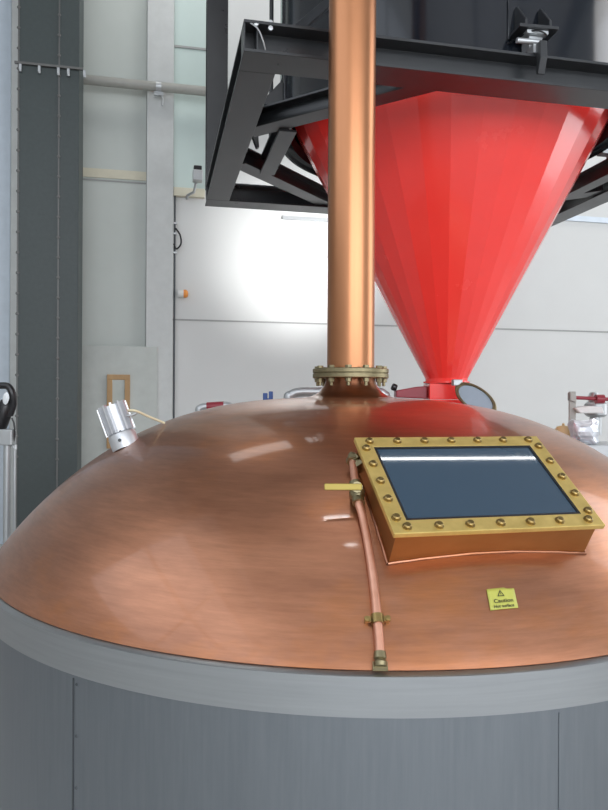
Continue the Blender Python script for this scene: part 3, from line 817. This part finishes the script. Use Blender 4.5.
# foil wrapped bundle
fc = at_depth(584.5, 429, 5.06)
bm = nb(); bmesh.ops.create_icosphere(bm, subdivisions=4, radius=1)
rs = random.Random(3)
dirs = [Vector((rs.gauss(0,1), rs.gauss(0,1), rs.gauss(0,1))).normalized() for _ in range(26)]
for v in bm.verts:
    n0 = v.co.normalized(); k = 1-.30*max(max(0, n0.dot(d_)-.86)/.14 for d_ in dirs)
    cx_ = math.copysign(abs(n0.x)**.6, n0.x); cz_ = math.copysign(abs(n0.z)**.6, n0.z)
    v.co = fc + RIGHT*(cx_*k*.122)+FWD*(n0.y*k*.09)+Vector((0,0,cz_*k*.100))
low = min(v.co.z for v in bm.verts)
for v in bm.verts: v.co.z += zc-low
fb = obj('foil_bundle', bm, M['foil'], smooth=False); tag(fb, 'crumpled silver foil wrapped bundle below the red pipe at the right edge', 'bundle')
# yellow cap
yc = cz(563.5, 433)
yy = thing('yellow_cap', 'pale yellow rounded cap beside the silver foil bundle', 'cap', Vector((yc.x, yc.y, zc)))
obj('cap_body', lathe([(0,0),(.066,0),(.069,.07),(.062,.105),(.040,.128),(0,.136)], (yc.x, yc.y, zc), 24), M['yellow'], yy)
for k in range(2):
    obj('cap_knob', lathe([(0,0),(.010,0),(.010,.014),(0,.016)], n=10, mtx=align_z((yc.x+(-.045 if k else .0)*CT, yc.y, zc+(.112 if k else .135)), (-.5 if k else 0, 0, .9))), M['yellow'], yy)

# pole with plug at the left edge
D4 = 4.6
pc = at_depth(7.5, 440, D4)
po = thing('plug_post', 'grey post with a junction box and black rounded plug at the left edge', 'post', to_floor(pc))
obj('post', tube([to_floor(pc), Vector((pc.x, pc.y, 1.6-.27))], .024, 12), M['galv'], po)
pm = frame_mtx(Vector((pc.x, pc.y, 0)), RIGHT, FWD, Vector((0,0,1)))
jb = obj('junction_box', box(-.065, .045, -.04, .04, 1.6-.31, 1.6-.205, mtx=pm), M['galv'], po, smooth=False, bevel=.006)
obj('box_arm', tube(smooth_path([pm @ Vector((.02, 0, 1.295)), pm @ Vector((.055, 0, 1.26)), pm @ Vector((.05, 0, 1.18)), pm @ Vector((.05, 0, 0.02))]), .010, 8), M['galv'], po)
bm = lathe([(0,0),(.040,0),(.046,.02),(.052,.09),(.050,.15),(.040,.19),(.02,.21),(0,.212)], n=24, mtx=align_z(pm @ Vector((-.055, 0, 1.6-.204)), RIGHT*.28+Vector((0,0,1))))
pg = obj('plug', bm, M['rubber'], po)
obj('plug_hood', tube(smooth_path([pm @ Vector((-.04, -.03, 1.685)), pm @ Vector((.015, -.03, 1.68)), pm @ Vector((.048, -.03, 1.63)), pm @ Vector((.05, -.02, 1.56)), pm @ Vector((.03, -.01, 1.50))]), [.012]*8+[.02]*9+[.024]*7+[.016], 10) if False else tube(smooth_path([pm @ Vector((-.04, -.03, 1.685)), pm @ Vector((.015, -.03, 1.68)), pm @ Vector((.046, -.03, 1.63)), pm @ Vector((.046, -.02, 1.56)), pm @ Vector((.02, -.01, 1.49))]), .023, 10), M['rubber'], pg)
obj('plug_face', lathe([(0,0),(.022,0),(.024,.006),(0,.008)], n=20, mtx=align_z(pm @ Vector((.012, -.052, 1.60)), -FWD+RIGHT*.3) @ Matrix.Diagonal((.8, 1.7, 1, 1))), M['galv'], pg)
obj('plug_lead', tube(smooth_path([pm @ Vector((.03, 0, 1.47)), pm @ Vector((.045, 0, 1.43)), pm @ Vector((.05, 0, 1.36)), pm @ Vector((.04, 0, 1.31))]), .006, 8), M['rubber'], pg)

# ------------------------------------------------------------------ light
W = bpy.data.worlds.new('daylight'); sc.world = W; W.use_nodes = True
bg = W.node_tree.nodes['Background']; bg.inputs['Color'].default_value = (.80, .88, 1, 1); bg.inputs['Strength'].default_value = 1.2
def area(name, loc, target, sx, sy, power, col=(1, 1, 1)):
    l = bpy.data.lights.new(name, 'AREA'); l.shape = 'RECTANGLE'; l.size = sx; l.size_y = sy; l.energy = power; l.color = col
    o = bpy.data.objects.new(name, l); COL.objects.link(o); o.location = loc
    o.rotation_euler = (Vector(target)-Vector(loc)).to_track_quat('-Z', 'Y').to_euler(); return o
for i, (a, b) in enumerate(WX):
    area('window_daylight', ((a+b)/2, YF+.02, (WZ0+WZ1)/2), ((a+b)/2, 0, (WZ0+WZ1)/2-.3), b-a, WZ1-WZ0, 190, (.93, .96, 1))
area('window_daylight', (XR-.02, (RY0+RY1)/2, (RZ0+RZ1)/2), (0, (RY0+RY1)/2, 2.0), RY1-RY0, RZ1-RZ0, 175, (1, .98, .96))  # added fill from the right, brightens the cone edge and back wall
area('window_daylight', (XL+.02, (LY0+LY1)/2, (LZ0+LZ1)/2), (0, (LY0+LY1)/2, 2.6), LY1-LY0, LZ1-LZ0, 38, (.95, .98, 1))  # added fill from the left for the floor, hopper and dome
# added overhead fill panels under the closed ceiling, no fixtures built
for x, p_ in ((-1.4, 230), (2.4, 190), (6.2, 150)):
    area('overhead_fill', (x, -2.6, ZC-.02), (x, -2.6, 0), 3.5, 8.2, p_*.125, (1, .98, .95))
area('overhead_fill', (3.6, 6.7, ZC-.02), (3.6, 6.7, 0), 10.0, .9, 85, (1, .98, .95))  # added strip that washes the back wall
def mirror_lamp(px, py, z):
    p = on_dome(px, py); d_ = (p-EYE).normalized(); n_ = dome_n(p); r = d_-n_*2*d_.dot(n_)
    return p+r*((z-p.z)/r.z), r
for px, py, sx_, sy_, pw in ((337, 518, .50, .13, 5.5), (352, 545, .26, .07, 1.5)):
    p, r = mirror_lamp(px, py, 6.0)
    o = area('work_lamp', p, p-r, sx_, sy_, pw)
    o.rotation_euler = (0, 0, -TH)
# added unseen strip whose reflection draws a bright line across the manway glass
def glass_mirror(px, py, z):
    r0 = ray(px, py); t = (mc-EYE).dot(ez)/r0.dot(ez); p = EYE+r0*t
    d_ = r0.normalized(); r = d_-ez*2*d_.dot(ez); return p+r*((z-p.z)/r.z)
ga, gb = glass_mirror(372, 458, 7.2), glass_mirror(548, 456, 7.2)
o = area('glass_line_strip', (ga+gb)/2, (ga+gb)/2-Vector((0, 0, 1)), (gb-ga).length, .022, 2.2)
o.rotation_euler = (0, 0, math.atan2((gb-ga).y, (gb-ga).x))
def spot(name, loc, target, power, ang, blend, r=.1, col=(1, 1, 1)):
    l = bpy.data.lights.new(name, 'SPOT'); l.energy = power; l.spot_size = math.radians(ang); l.spot_blend = blend; l.shadow_soft_size = r; l.color = col
    o = bpy.data.objects.new(name, l); COL.objects.link(o); o.location = loc
    o.rotation_euler = (Vector(target)-Vector(loc)).to_track_quat('-Z', 'Z').to_euler(); return o
tg = at_y(300, 258, YW)
spot('wall_floodlight', (2.2, 5.9, 3.0), tg, 330, 60, 1.0, .25)

# ------------------------------------------------------------------ render settings
vs_ = sc.view_settings
sc.display_settings.display_device = 'sRGB'
vs_.view_transform = 'Standard'; vs_.look = 'None'; vs_.gamma = 1.0; vs_.use_curve_mapping = False
vs_.exposure = 0.36
sc.cycles.max_bounces = 8
sc.cycles.use_denoising = True
